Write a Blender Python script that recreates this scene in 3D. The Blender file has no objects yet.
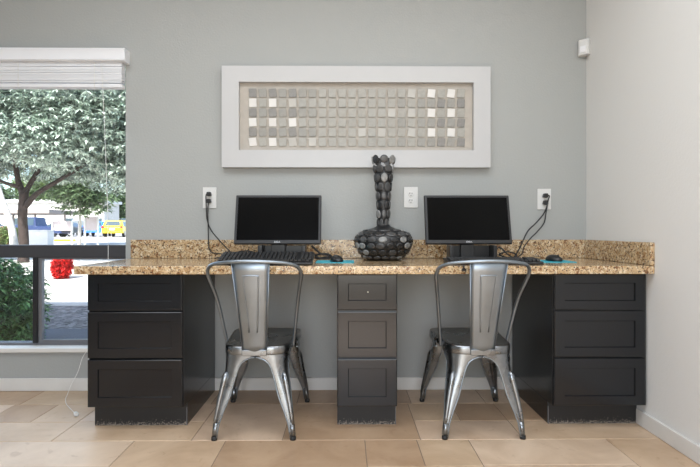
import bpy, bmesh, math, random
from mathutils import Vector, Matrix, noise
R = math.radians
SC = bpy.context.scene
COL = SC.collection

# ------------------------------------------------------------------ camera
F_PX = 495.0
CAM_Y, CAM_Z = -2.868, 0.924
HX, HY = 345.0, 230.0              # where the wall's normal and the horizon meet in the frame
YAW = math.atan((350.0 - HX) / F_PX)
def XD(px): return math.tan(math.atan((px - 350.0) / F_PX) + YAW)     # sideways per metre of depth
cam_d = bpy.data.cameras.new('camera'); cam = bpy.data.objects.new('camera', cam_d); COL.objects.link(cam)
cam.location = (0, CAM_Y, CAM_Z); cam.rotation_euler = (R(90), 0, -YAW)
cam_d.sensor_width = 36; cam_d.lens = 36 * F_PX / 700; cam_d.shift_y = -(233.5 - HY) / 700
cam_d.clip_start = .05; cam_d.clip_end = 500
SC.camera = cam

# ------------------------------------------------------------------ light
SC.view_settings.view_transform = 'Standard'; SC.view_settings.look = 'None'
SC.view_settings.gamma = 1; SC.view_settings.use_curve_mapping = False
SC.view_settings.exposure = 0.0
SC.cycles.max_bounces = 10; SC.cycles.transparent_max_bounces = 16
SC.cycles.sample_clamp_indirect = 6

world = bpy.data.worlds.new('world'); SC.world = world; world.use_nodes = True
wn = world.node_tree.nodes; wl = world.node_tree.links
sky = wn.new('ShaderNodeTexSky')
try:
    sky.sky_type = 'NISHITA'; sky.sun_disc = False; sky.sun_elevation = R(48); sky.sun_rotation = R(185)
    sky.air_density = 1.0; sky.dust_density = 1.5; sky.ozone_density = 1.5
except Exception:
    pass
bg = wn['Background']; wl.new(sky.outputs['Color'], bg.inputs['Color']); bg.inputs['Strength'].default_value = 0.42

def light(name, kind, loc, direction, energy, color=(1, 1, 1), **kw):
    d = bpy.data.lights.new(name, kind); o = bpy.data.objects.new(name, d); COL.objects.link(o)
    o.location = loc; o.rotation_euler = Vector(direction).to_track_quat('-Z', 'Y').to_euler()
    d.energy = energy; d.color = color
    for k, v in kw.items(): setattr(d, k, v)
    return o
SUN_EL, SUN_AZ = R(48), R(8)
light('sun', 'SUN', (0, -10, 10), (math.sin(SUN_AZ) * math.cos(SUN_EL), math.cos(SUN_AZ) * math.cos(SUN_EL), -math.sin(SUN_EL)),
      11.0, (1, .965, .91), angle=R(.6))
# sky light through the glass doors behind the camera, and an unseen soft fill added below the ceiling
light('rear_daylight', 'AREA', (-.1, -3.9, 1.15), (0, 1, -.05), 29, (.92, .965, 1), shape='RECTANGLE', size=1.8, size_y=1.5)
light('ceiling_fill', 'AREA', (-.25, -1.9, 2.70), (0, .02, -1), 70, (.88, .945, 1), shape='RECTANGLE', size=3.6, size_y=1.6)
light('window_daylight_fill', 'AREA', (-2.1, .13, 1.2), (.12, -1, -.75), 17, (.62, .79, 1), shape='RECTANGLE', size=1.5, size_y=1.5)  # unseen panel added just outside the glass to boost the cool daylight

# ------------------------------------------------------------------ materials
def nmat(name):
    m = bpy.data.materials.new(name); m.use_nodes = True
    return m, m.node_tree.nodes, m.node_tree.links, m.node_tree.nodes['Principled BSDF']
def setp(p, **kw):
    names = dict(color='Base Color', rough='Roughness', metal='Metallic', spec='Specular IOR Level', coat='Coat Weight',
                 coatr='Coat Roughness', trans='Transmission Weight', sub='Subsurface Weight', sheen='Sheen Weight')
    for k, v in kw.items():
        i = p.inputs.get(names[k])
        if i is None: continue
        i.default_value = (*v, 1) if k == 'color' else v
def mat(name, color, rough=.5, metal=0, var=0, scale=20, bump=0, bscale=200, spec=.5, rvar=0, **kw):
    m, n, l, p = nmat(name); setp(p, color=color, rough=rough, metal=metal, spec=spec, **kw)
    tc = n.new('ShaderNodeTexCoord')
    if var or rvar:
        nz = n.new('ShaderNodeTexNoise'); nz.inputs['Scale'].default_value = scale; nz.inputs['Detail'].default_value = 5
        l.new(tc.outputs['Object'], nz.inputs['Vector'])
        if var:
            cr = n.new('ShaderNodeValToRGB')
            cr.color_ramp.elements[0].position = .3; cr.color_ramp.elements[1].position = .7
            cr.color_ramp.elements[0].color = (*[c * (1 - var) for c in color], 1)
            cr.color_ramp.elements[1].color = (*[min(1, c * (1 + var)) for c in color], 1)
            l.new(nz.outputs['Fac'], cr.inputs['Fac']); l.new(cr.outputs['Color'], p.inputs['Base Color'])
        if rvar:
            mr = n.new('ShaderNodeMapRange'); mr.inputs['To Min'].default_value = rough - rvar; mr.inputs['To Max'].default_value = rough + rvar
            mr.inputs['From Min'].default_value = .3; mr.inputs['From Max'].default_value = .7
            l.new(nz.outputs['Fac'], mr.inputs['Value']); l.new(mr.outputs['Result'], p.inputs['Roughness'])
    if bump:
        nb = n.new('ShaderNodeTexNoise'); nb.inputs['Scale'].default_value = bscale; nb.inputs['Detail'].default_value = 3
        l.new(tc.outputs['Object'], nb.inputs['Vector'])
        b = n.new('ShaderNodeBump'); b.inputs['Strength'].default_value = bump; b.inputs['Distance'].default_value = .002
        l.new(nb.outputs['Fac'], b.inputs['Height']); l.new(b.outputs['Normal'], p.inputs['Normal'])
    return m

M = {}
M['wall'] = mat('grey_wall_paint', (.362, .372, .364), .45, bump=.5, bscale=90, spec=.35)
M['wall_r'] = mat('warm_white_wall_paint', (.735, .725, .705), .5, bump=.4, bscale=90, spec=.3)
M['ceil'] = mat('ceiling_paint', (.75, .74, .72), .8)
M['base'] = mat('white_trim_paint', (.68, .66, .63), .4, var=.04, scale=8)
M['blind'] = mat('white_blind_vinyl', (.76, .77, .80), .4, var=.02, scale=6)
M['white'] = mat('white_plastic', (.66, .66, .65), .35, var=.01)
M['artw'] = mat('white_lacquer_frame', (.50, .50, .505), .35, var=.015, scale=5)
M['linen'] = mat('beige_linen', (.45, .415, .37), .9, var=.05, scale=30, bump=.3, bscale=500)
M['cab'] = mat('charcoal_painted_wood', (.006, .0072, .0095), .20, var=.03, scale=12, spec=.55)
M['gap'] = mat('black_shadow_gap', (.006, .006, .006), .8, var=.1)
M['steel'] = mat('gunmetal_steel', (.27, .288, .305), .30, 1, var=.22, scale=16, rvar=.08)
M['steel_splat'] = mat('brushed_gunmetal_steel', (.31, .355, .40), .40, 1, var=.05, scale=16, rvar=.04)
M['steel_seat'] = mat('dark_gunmetal_seat', (.26, .25, .245), .33, 1, var=.18, scale=9, rvar=.06)
M['rubber'] = mat('black_rubber', (.012, .012, .012), .6, var=.1)
M['blackp'] = mat('black_plastic', (.013, .013, .014), .38, var=.05, scale=60)
M['bezel'] = mat('monitor_bezel', (.016, .016, .017), .4, var=.04, scale=60)
M['screen'] = mat('dark_screen', (.004, .004, .004), .2, var=.02, spec=.06)
M['key'] = mat('black_keycap', (.017, .017, .018), .42, var=.08, scale=80)
M['logo'] = mat('silver_logo', (.7, .7, .72), .3, var=.02)
M['cord'] = mat('black_cord', (.012, .012, .013), .45, var=.1)
M['wcord'] = mat('white_cord', (.78, .78, .76), .6, var=.04)
M['teal'] = mat('teal_mouse_pad', (.03, .36, .46), .6, var=.1, scale=60)
M['frame_dark'] = mat('dark_bronze_aluminium', (.045, .045, .050), .45, var=.05, spec=.4)
M['frame_grey'] = mat('grey_screen_frame', (.14, .14, .15), .45, var=.05)
M['frame_black'] = mat('black_gasket', (.010, .010, .012), .5, var=.1)
M['tw'] = mat('tile_reflection_white', (.70, .69, .67), .3, var=.03)  # one tile metal; its bright and dark reflections are painted as base tones
M['tm'] = mat('tile_reflection_soft_white', (.48, .47, .44), .4, var=.05)
M['tl'] = mat('tile_reflection_pale_grey', (.365, .358, .33), .4, var=.1, scale=60)
M['tg'] = mat('tile_reflection_grey', (.30, .295, .275), .4, var=.12, scale=60)
M['td'] = mat('tile_reflection_dark_grey', (.235, .23, .22), .4, var=.12, scale=60)
M['shell'] = mat('black_vase_grout', (.008, .008, .009), .4, var=.1)
M['peb0'] = mat('black_pebble', (.020, .020, .021), .25, var=.2, scale=60)
M['peb1'] = mat('dark_grey_pebble', (.055, .055, .056), .28, var=.3, scale=60)
M['peb2'] = mat('grey_pebble', (.24, .24, .235), .3, var=.3, scale=60)
M['brass'] = mat('pale_metal_screw', (.6, .58, .5), .4, 1, var=.05)

def wear_mat():
    m, n, l, p = nmat('scuffed_toe_kick_paint'); setp(p, rough=.5)
    tc = n.new('ShaderNodeTexCoord'); sx = n.new('ShaderNodeSeparateXYZ'); l.new(tc.outputs['Object'], sx.inputs[0])
    nz = n.new('ShaderNodeTexNoise'); nz.inputs['Scale'].default_value = 130; nz.inputs['Detail'].default_value = 6
    l.new(tc.outputs['Object'], nz.inputs['Vector'])
    h = n.new('ShaderNodeMapRange'); h.inputs['From Min'].default_value = 0; h.inputs['From Max'].default_value = .05
    h.inputs['To Min'].default_value = .12; h.inputs['To Max'].default_value = -.25; l.new(sx.outputs['Z'], h.inputs['Value'])
    ad = n.new('ShaderNodeMath'); ad.operation = 'ADD'; l.new(nz.outputs['Fac'], ad.inputs[0]); l.new(h.outputs['Result'], ad.inputs[1])
    cr = n.new('ShaderNodeValToRGB'); cr.color_ramp.elements[0].position = .545; cr.color_ramp.elements[1].position = .61
    cr.color_ramp.elements[0].color = (.012, .012, .013, 1); cr.color_ramp.elements[1].color = (.22, .19, .16, 1)
    l.new(ad.outputs[0], cr.inputs['Fac']); l.new(cr.outputs['Color'], p.inputs['Base Color'])
    return m
M['toe'] = wear_mat()

def granite():
    m, n, l, p = nmat('gold_granite'); setp(p, rough=.14, spec=.5)
    tc = n.new('ShaderNodeTexCoord')
    def nz(scale, det=4, off=0):
        mp = n.new('ShaderNodeMapping'); mp.inputs['Location'].default_value = (off, off * .7, off * .3); l.new(tc.outputs['Object'], mp.inputs[0])
        t = n.new('ShaderNodeTexNoise'); t.inputs['Scale'].default_value = scale; t.inputs['Detail'].default_value = det
        t.inputs['Roughness'].default_value = .65; l.new(mp.outputs[0], t.inputs['Vector']); return t.outputs['Fac']
    def ramp(src, a, b, ca=(0, 0, 0, 1), cb=(1, 1, 1, 1)):
        r = n.new('ShaderNodeValToRGB'); r.color_ramp.elements[0].position = a; r.color_ramp.elements[1].position = b
        r.color_ramp.elements[0].color = ca; r.color_ramp.elements[1].color = cb; l.new(src, r.inputs['Fac']); return r.outputs['Color']
    def mix(f, a, b):
        x = n.new('ShaderNodeMix'); x.data_type = 'RGBA'; l.new(f, x.inputs[0])
        for k, v in ((6, a), (7, b)):
            if isinstance(v, tuple): x.inputs[k].default_value = v
            else: l.new(v, x.inputs[k])
        return x.outputs[2]
    base = ramp(nz(30, 5), .35, .62, (.60, .45, .27, 1), (.40, .25, .12, 1))
    c = mix(ramp(nz(70, 3, 3), .53, .61), base, (.68, .57, .40, 1))
    c = mix(ramp(nz(60, 3, 7), .56, .62), c, (.22, .10, .04, 1))
    big = ramp(nz(5, 2, 11), .35, .65)
    d1 = ramp(nz(85, 3, 19), .59, .63)
    c = mix(d1, c, (.035, .022, .018, 1))
    d2 = ramp(nz(150, 2, 29), .58, .62)
    c = mix(d2, c, (.05, .035, .03, 1))
    l.new(c, p.inputs['Base Color'])
    return m
M['granite'] = granite()
M['granite_edge'] = M['granite']

def floor_mat():
    m, n, l, p = nmat('travertine_tile')
    at = n.new('ShaderNodeVertexColor'); at.layer_name = 'tone'
    tc = n.new('ShaderNodeTexCoord')
    nz = n.new('ShaderNodeTexNoise'); nz.inputs['Scale'].default_value = 3.2; nz.inputs['Detail'].default_value = 8; nz.inputs['Roughness'].default_value = .62
    nz.inputs['Distortion'].default_value = .6
    l.new(tc.outputs['Object'], nz.inputs['Vector'])
    cr = n.new('ShaderNodeValToRGB'); e = cr.color_ramp.elements
    e[0].position = .32; e[0].color = (.72, .66, .60, 1); e[1].position = .68; e[1].color = (1.0, 1.0, 1.0, 1)
    l.new(nz.outputs['Fac'], cr.inputs['Fac'])
    x = n.new('ShaderNodeMix'); x.data_type = 'RGBA'; x.blend_type = 'MULTIPLY'; x.inputs[0].default_value = 1
    l.new(at.outputs['Color'], x.inputs[6]); l.new(cr.outputs['Color'], x.inputs[7])
    n2 = n.new('ShaderNodeTexNoise'); n2.inputs['Scale'].default_value = 16; n2.inputs['Detail'].default_value = 6; n2.inputs['Distortion'].default_value = 1.2
    l.new(tc.outputs['Object'], n2.inputs['Vector'])
    c2 = n.new('ShaderNodeValToRGB'); c2.color_ramp.elements[0].position = .27; c2.color_ramp.elements[1].position = .38
    c2.color_ramp.elements[0].color = (.55, .42, .33, 1); c2.color_ramp.elements[1].color = (1, 1, 1, 1); l.new(n2.outputs['Fac'], c2.inputs['Fac'])
    y = n.new('ShaderNodeMix'); y.data_type = 'RGBA'; y.blend_type = 'MULTIPLY'; y.inputs[0].default_value = .35
    l.new(x.outputs[2], y.inputs[6]); l.new(c2.outputs['Color'], y.inputs[7])
    l.new(y.outputs[2], p.inputs['Base Color'])
    mr = n.new('ShaderNodeMapRange'); mr.inputs['To Min'].default_value = .30; mr.inputs['To Max'].default_value = .5
    l.new(nz.outputs['Fac'], mr.inputs['Value']); l.new(mr.outputs['Result'], p.inputs['Roughness'])
    return m
M['floor'] = floor_mat()
M['grout'] = mat('grout', (.22, .17, .13), .8, var=.1)

def glass_mat():
    m = bpy.data.materials.new('window_glass'); m.use_nodes = True; n = m.node_tree.nodes; l = m.node_tree.links
    n.remove(n['Principled BSDF'])
    t = n.new('ShaderNodeBsdfTransparent'); t.inputs[0].default_value = (.95, .97, .97, 1)
    g = n.new('ShaderNodeBsdfGlossy'); g.inputs['Roughness'].default_value = .02
    f = n.new('ShaderNodeFresnel'); ge = n.new('ShaderNodeNewGeometry'); mr = n.new('ShaderNodeMapRange')
    mr.inputs['To Min'].default_value = 1.45; mr.inputs['To Max'].default_value = 1 / 1.45      # same reflectance from both faces of the pane
    l.new(ge.outputs['Backfacing'], mr.inputs['Value']); l.new(mr.outputs['Result'], f.inputs['IOR'])
    x = n.new('ShaderNodeMixShader'); l.new(f.outputs[0], x.inputs[0]); l.new(t.outputs[0], x.inputs[1]); l.new(g.outputs[0], x.inputs[2])
    l.new(x.outputs[0], n['Material Output'].inputs[0]); return m
M['glass'] = glass_mat()

# outdoor
M['conc'] = mat('pale_concrete', (.62, .58, .53), .8, var=.12, scale=2)
M['walk'] = mat('grey_walkway_concrete', (.17, .17, .18), .8, var=.1, scale=4)
M['asph'] = mat('grey_asphalt', (.32, .32, .33), .9, var=.15, scale=3)
M['bark'] = mat('brown_bark', (.045, .03, .025), .9, var=.4, scale=9, bump=.8, bscale=30)
M['pbark'] = mat('pale_bark', (.62, .58, .53), .9, var=.15, scale=9)
def leaf(name, c, t=.35, rough=.35):
    m, n, l, p = nmat(name); setp(p, color=c, rough=rough, spec=.6)
    at = n.new('ShaderNodeObjectInfo')
    g = n.new('ShaderNodeNewGeometry'); cr = n.new('ShaderNodeValToRGB')
    cr.color_ramp.elements[0].color = (*[v * .3 for v in c], 1); cr.color_ramp.elements[1].color = (*[min(1, v * 1.6) for v in c], 1)
    l.new(g.outputs['Random Per Island'], cr.inputs['Fac']); l.new(cr.outputs['Color'], p.inputs['Base Color'])
    tr = n.new('ShaderNodeBsdfTranslucent'); l.new(cr.outputs['Color'], tr.inputs[0])
    x = n.new('ShaderNodeMixShader'); x.inputs[0].default_value = t
    l.new(p.outputs[0], x.inputs[1]); l.new(tr.outputs[0], x.inputs[2]); l.new(x.outputs[0], n['Material Output'].inputs[0]); return m
M['leaf'] = leaf('tree_leaf', (.44, .52, .44), .10, .26)
M['leaf2'] = leaf('light_green_leaf', (.22, .30, .10), .35, .5)
M['leaf3'] = leaf('hedge_leaf', (.22, .38, .15), .35, .3)
M['leaf4'] = leaf('far_tree_leaf', (.13, .19, .09), .3, .5)
M['red'] = leaf('red_petal', (.62, .015, .012), .2, .5)
M['pink'] = leaf('pink_petal', (.80, .22, .26), .3, .5)
M['cyel'] = mat('yellow_car_paint', (.85, .60, .01), .3, var=.02, coat=.5)
M['cblu'] = mat('blue_car_paint', (.02, .16, .50), .3, var=.02, coat=.5)
M['cnav'] = mat('navy_truck_paint', (.015, .03, .10), .3, var=.02, coat=.5)
M['cgry'] = mat('dark_grey_car_paint', (.04, .05, .06), .3, var=.02, coat=.5)
M['cwht'] = mat('white_car_paint', (.75, .75, .75), .3, var=.02, coat=.5)
M['cglass'] = mat('car_window', (.05, .08, .10), .1, var=.05)
M['tyre'] = mat('tyre_rubber', (.015, .015, .015), .8, var=.1)
M['rim'] = mat('wheel_rim', (.6, .6, .62), .3, 1, var=.05)
M['tail'] = mat('red_tail_light', (.5, .02, .02), .3, var=.05)
M['plate'] = mat('licence_plate', (.7, .7, .65), .4, var=.05)
M['sign'] = mat('pinkish_sign_back', (.60, .52, .53), .6, var=.03)
M['post'] = mat('white_post', (.75, .74, .72), .5, var=.03)
M['beam'] = mat('tan_carport_beam', (.36, .30, .26), .7, var=.06)
M['stucco'] = mat('cream_stucco', (.70, .66, .60), .9, var=.05, scale=3)

# ------------------------------------------------------------------ mesh helpers
def obj(name, bm, m, parent=None, loc=(0, 0, 0), rot=(0, 0, 0), smooth=False, bevel=0, solid=0, auto=None):
    me = bpy.data.meshes.new(name); bmesh.ops.recalc_face_normals(bm, faces=bm.faces[:]) if not solid else None
    bm.to_mesh(me); bm.free()
    for x in (m if isinstance(m, (list, tuple)) else [m]): me.materials.append(x)
    o = bpy.data.objects.new(name, me); COL.objects.link(o)
    o.location = loc; o.rotation_euler = rot
    if parent: o.parent = parent
    if smooth:
        for p in me.polygons: p.use_smooth = True
    if solid:
        s = o.modifiers.new('solid', 'SOLIDIFY'); s.thickness = solid; s.offset = 0
    if bevel:
        b = o.modifiers.new('bevel', 'BEVEL'); b.width = bevel; b.segments = 2; b.limit_method = 'ANGLE'; b.angle_limit = R(35)
        if not smooth:
            for p in me.polygons: p.use_smooth = True
            wnm = o.modifiers.new('wn', 'WEIGHTED_NORMAL'); wnm.keep_sharp = True
    return o
def box(bm, x0, x1, y0, y1, z0, z1, mi=0):
    v = [bm.verts.new(p) for p in ((x0, y0, z0), (x1, y0, z0), (x1, y1, z0), (x0, y1, z0), (x0, y0, z1), (x1, y0, z1), (x1, y1, z1), (x0, y1, z1))]
    fs = [bm.faces.new([v[i] for i in f]) for f in ((0, 3, 2, 1), (4, 5, 6, 7), (0, 1, 5, 4), (1, 2, 6, 5), (2, 3, 7, 6), (3, 0, 4, 7))]
    for f in fs: f.material_index = mi
    return v
def BM(): return bmesh.new()
def bxo(name, dims, m, parent=None, **kw):
    bm = BM(); box(bm, *dims); return obj(name, bm, m, parent, **kw)
def spline(pts, n=6):
    pts = [Vector(p) for p in pts]; out = []
    P = [pts[0] * 2 - pts[1]] + pts + [pts[-1] * 2 - pts[-2]]
    for i in range(1, len(P) - 2):
        a, b, c, d = P[i - 1:i + 3]
        for k in range(n):
            t = k / n
            out.append(.5 * ((2 * b) + (c - a) * t + (2 * a - 5 * b + 4 * c - d) * t * t + (3 * b - a - 3 * c + d) * t ** 3))
    out.append(pts[-1]); return out
def tube(bm, pts, r, n=8, mi=0, cap=True):
    pts = [Vector(p) for p in pts]; rings = []
    rr = r if isinstance(r, (list, tuple)) else [r] * len(pts)
    up = None
    for i, p in enumerate(pts):
        t = (pts[min(i + 1, len(pts) - 1)] - pts[max(i - 1, 0)]).normalized()
        if up is None:
            up = Vector((0, 0, 1)) if abs(t.z) < .9 else Vector((0, 1, 0))
        s = t.cross(up).normalized(); up = s.cross(t).normalized()
        rings.append([bm.verts.new(p + (s * math.cos(a) + up * math.sin(a)) * rr[i]) for a in [2 * math.pi * k / n for k in range(n)]])
    for a, b in zip(rings, rings[1:]):
        for k in range(n):
            f = bm.faces.new((a[k], a[(k + 1) % n], b[(k + 1) % n], b[k])); f.material_index = mi; f.smooth = True
    if cap:
        for q in (rings[0], rings[-1]):
            f = bm.faces.new(q); f.material_index = mi
def lathe(bm, prof, n=32, mi=0, cx=0, cy=0):
    rings = []
    for r, z in prof:
        rings.append([bm.verts.new((cx + r * math.cos(2 * math.pi * k / n), cy + r * math.sin(2 * math.pi * k / n), z)) for k in range(n)])
    for a, b in zip(rings, rings[1:]):
        for k in range(n):
            f = bm.faces.new((a[k], a[(k + 1) % n], b[(k + 1) % n], b[k])); f.material_index = mi; f.smooth = True
    for q in (rings[0], rings[-1]):
        f = bm.faces.new(q); f.material_index = mi
def prism(bm, poly, axis, a, b, mi=0):
    """poly: 2-D points in the plane across `axis` ('x': (y,z), 'y': (x,z), 'z': (x,y))"""
    def P(u, v, w): return {'x': (w, u, v), 'y': (u, w, v), 'z': (u, v, w)}[axis]
    A = [bm.verts.new(P(u, v, a)) for u, v in poly]; B = [bm.verts.new(P(u, v, b)) for u, v in poly]
    n = len(poly)
    for i in range(n):
        f = bm.faces.new((A[i], A[(i + 1) % n], B[(i + 1) % n], B[i])); f.material_index = mi
    for q in (A, B[::-1]):
        f = bm.faces.new(q); f.material_index = mi
def tag(o, label=None, cat=None, group=None, kind=None):
    if label: o['label'] = label
    if cat: o['category'] = cat
    if group: o['group'] = group
    if kind: o['kind'] = kind
    return o
def thing(name, label, cat, loc=(0, 0, 0), rz=0, group=None, kind=None):
    o = bpy.data.objects.new(name, None); COL.objects.link(o); o.empty_display_size = .1
    o.location = loc; o.rotation_euler = (0, 0, rz); return tag(o, label, cat, group, kind)
def copy_tree(o, parent=None):
    c = o.copy(); COL.objects.link(c)
    if parent: c.parent = parent
    for ch in list(o.children): copy_tree(ch, c)
    return c
def struct(o): o['kind'] = 'structure'; return o

# ------------------------------------------------------------------ room shell
WX0, WX1, WZ0, WZ1 = -2.95, -1.265, .235, 1.95
XL, XR, YB, ZC = -3.3, 1.405, -3.95, 2.75
bm = BM()
box(bm, WX1, XR + .15, 0, .15, 0, ZC); box(bm, XL - .15, WX0, 0, .15, 0, ZC)
box(bm, WX0, WX1, 0, .15, 0, WZ0); box(bm, WX0, WX1, 0, .15, WZ1, ZC)
struct(obj('wall_back', bm, M['wall']))
struct(bxo('wall_right', (XR, XR + .15, YB, 0, 0, ZC), M['wall_r']))
struct(bxo('wall_left', (XL - .15, XL, YB, 0, 0, ZC), M['wall']))
bm = BM()
box(bm, XL - .15, -1.05, YB - .15, YB, 0, ZC); box(bm, .80, XR + .15, YB - .15, YB, 0, ZC); box(bm, -1.05, .80, YB - .15, YB, 2.45, ZC)
struct(obj('wall_rear', bm, M['wall']))
bm = BM(); box(bm, XL - .15, XR + .15, YB - .15, .15, ZC, ZC + .15); box(bm, XL - 12, XR + 6, YB - .3, .3, ZC + .15, 3.95)
struct(obj('ceiling', bm, M['ceil']))

# tiled floor: one mesh, tiles of three sizes with thin grout joints
random.seed(11)
bm = BM(); tl = bm.loops.layers.color.new('tone')
box(bm, XL, XR, YB, 0, -.05, -.002, 1)
def tile(x0, x1, y0, y1):
    x0, x1, y0, y1 = max(x0, XL), min(x1, XR), max(y0, YB), min(y1, 0)
    if x1 - x0 < .01 or y1 - y0 < .01: return
    g = .0015; b = .003
    o = [bm.verts.new(p) for p in ((x0 + g, y0 + g, -.002), (x1 - g, y0 + g, -.002), (x1 - g, y1 - g, -.002), (x0 + g, y1 - g, -.002))]
    i = [bm.verts.new(p) for p in ((x0 + b, y0 + b, 0), (x1 - b, y0 + b, 0), (x1 - b, y1 - b, 0), (x0 + b, y1 - b, 0))]
    t = random.choice(((.82, .72, .615), (.79, .69, .58), (.84, .75, .655), (.81, .71, .60), (.73, .62, .51), (.83, .735, .64)))
    fs = [bm.faces.new(i)] + [bm.faces.new((o[k], o[(k + 1) % 4], i[(k + 1) % 4], i[k])) for k in range(4)]
    for f in fs:
        for lp in f.loops: lp[tl] = (*t, 1)
ys = [-.69 - .457 * k for k in range(-2, 9)]
for r, y1 in enumerate(ys):
    y0 = y1 - .457; x = XL - .1 - (.21 * (r * 2 % 3)); k = r
    while x < XR:
        w = (.61, .457, .61, .40)[k % 4]
        if k % 4 == 1:
            tile(x, x + w, y0, y0 + .215); tile(x, x + w * .5, y0 + .215, y1); tile(x + w * .5, x + w, y0 + .215, y1)
        elif k % 4 == 2:
            tile(x, x + w, y0, y0 + .22); tile(x, x + w, y0 + .22, y1)
        else: tile(x, x + w, y0, y1)
        x += w; k += 1
struct(obj('floor', bm, [M['floor'], M['grout']]))

def baseboard(name, x0, x1, y0, y1):
    return struct(bxo(name, (x0, x1, y0, y1, 0, .072), M['base'], bevel=.004))
baseboard('baseboard_back', XL, XR, -.014, 0)
baseboard('baseboard_right', XR - .014, XR, YB, -.014)
baseboard('baseboard_left', XL, XL + .014, YB, -.014)

# window
w = thing('window_1', None, None, (0, 0, 0)); struct(w)
YG = .075
bm = BM(); box(bm, WX0, WX1, YG - .02, YG + .04, WZ0, .262); box(bm, WX0, WX1, YG - .02, YG + .04, 1.92, WZ1)
box(bm, WX0, WX0 + .03, YG - .02, YG + .04, .262, 1.92); obj('window_frame', bm, M['frame_grey'], w, bevel=.003)
bxo('middle_rail', (WX0, WX1, YG - .03, YG + .03, .762, .836), M['frame_dark'], w, bevel=.003)
bxo('mullion', (-1.828, -1.800, YG - .028, YG + .028, .262, .762), M['frame_black'], w, bevel=.002)
bm = BM(); box(bm, -1.800, -1.780, YG - .02, YG + .01, .262, .762); box(bm, -1.78, WX1, YG - .02, YG + .01, .262, .280)
box(bm, -1.78, WX1, YG - .02, YG + .01, .752, .762)
obj('sash_frame', bm, M['frame_grey'], w, bevel=.002)
bxo('pane', (WX0, WX1, YG, YG + .004, .836, 1.92), M['glass'], w)
bxo('pane', (WX0, -1.828, YG, YG + .004, .262, .762), M['glass'], w)
bxo('pane', (-1.78, WX1, YG + .002, YG + .006, .280, .752), M['glass'], w)
bxo('window_sill', (WX0, WX1, -.022, YG - .02, .222, .2485), M['base'], w, bevel=.004)

# ------------------------------------------------------------------ blind
b = thing('window_blind', 'white horizontal slat blind drawn up above the window', 'window blind', (WX0, 0, 1.72))
bm = BM(); X1 = -1.240 - WX0; zt = 1.950 - 1.72
prism(bm, [(-.075, zt - .010), (-.068, zt), (0, zt), (0, zt - .075), (-.066, zt - .075), (-.075, zt - .068), (-.070, zt - .060), (-.070, zt - .024)], 'x', -.03, X1)
obj('valance', bm, M['blind'], b, bevel=.002)
bm = BM(); z = .152
XS = -1.266 - WX0
random.seed(3)
while z > .038:
    dz = random.uniform(-.0015, .0015)
    prism(bm, [(-.048, z + dz - .0012), (-.024, z + .004 + dz), (-.001, z + dz), (-.001, z + dz + .0072), (-.024, z + dz + .0112), (-.048, z + dz + .0066)], 'x', .01, XS + random.uniform(-.003, .002))
    z -= .0092
obj('slats', bm, M['blind'], b)
bxo('bottom_rail', (.01, XS, -.050, -.001, .012, .034), M['blind'], b, bevel=.003)
bxo('head_rail', (.005, XS + .004, -.045, .0, .158, .205), M['blind'], b)
for px in (22, 97):
    x = (px - HX) * 2.83 / F_PX - WX0
    bm = BM(); tube(bm, [(x, -.052, .004), (x, -.053, .158)], .0018, 6); obj('ladder_cord', bm, M['wcord'], b)
bm = BM()
pc = [(-1.375, -.058, 1.87), (-1.355, -.056, 1.4), (-1.342, -.050, .9), (-1.352, -.045, .60), (-1.40, -.04, .36), (-1.455, -.04, .255), (-1.49, -.042, .20), (-1.515, -.045, .12),
      (-1.545, -.06, .05), (-1.55, -.09, .004), (-1.52, -.16, .004), (-1.47, -.24, .004), (-1.40, -.32, .004), (-1.352, -.375, .004)]
tube(bm, [Vector(p) - Vector((WX0, 0, 1.72)) for p in spline(pc, 6)], .0015, 6); obj('pull_cord', bm, M['wcord'], b)
bm = BM(); tube(bm, [(-1.352 - WX0, -.375, .010 - 1.72), (-1.340 - WX0, -.392, .012 - 1.72), (-1.328 - WX0, -.405, .011 - 1.72)], [.005, .010, .011], 10)
obj('cord_tassel', bm, M['white'], b)

# ------------------------------------------------------------------ desk: cabinets and worktop
CF = -.590                                            # drawer fronts' plane
def drawer(parent, x0, x1, z0, z1, ix, iz, m, handle=None):
    """overlay drawer front with a sunk centre panel (local coordinates: front plane at y=CF)"""
    bm = BM(); y = CF; t = .019
    o = [bm.verts.new(p) for p in ((x0, y + .002, z0), (x1, y + .002, z0), (x1, y + .002, z1), (x0, y + .002, z1))]
    o2 = [bm.verts.new(p) for p in ((x0 + .003, y, z0 + .003), (x1 - .003, y, z0 + .003), (x1 - .003, y, z1 - .003), (x0 + .003, y, z1 - .003))]
    a = [bm.verts.new(p) for p in ((x0 + ix, y, z0 + iz), (x1 - ix, y, z0 + iz), (x1 - ix, y, z1 - iz), (x0 + ix, y, z1 - iz))]
    e = .003; b_ = [bm.verts.new(p) for p in ((x0 + ix + e, y + .007, z0 + iz + e), (x1 - ix - e, y + .007, z0 + iz + e), (x1 - ix - e, y + .007, z1 - iz - e), (x0 + ix + e, y + .007, z1 - iz - e))]
    k = [bm.verts.new(p) for p in ((x0, y + t, z0), (x1, y + t, z0), (x1, y + t, z1), (x0, y + t, z1))]
    for p_, q_ in ((o, o2), (o2, a), (a, b_), (k, o)):
        for i in range(4): bm.faces.new((p_[i], p_[(i + 1) % 4], q_[(i + 1) % 4], q_[i]))
    bm.faces.new(b_); bm.faces.new(k[::-1])
    return obj('drawer', bm, m, parent)
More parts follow.
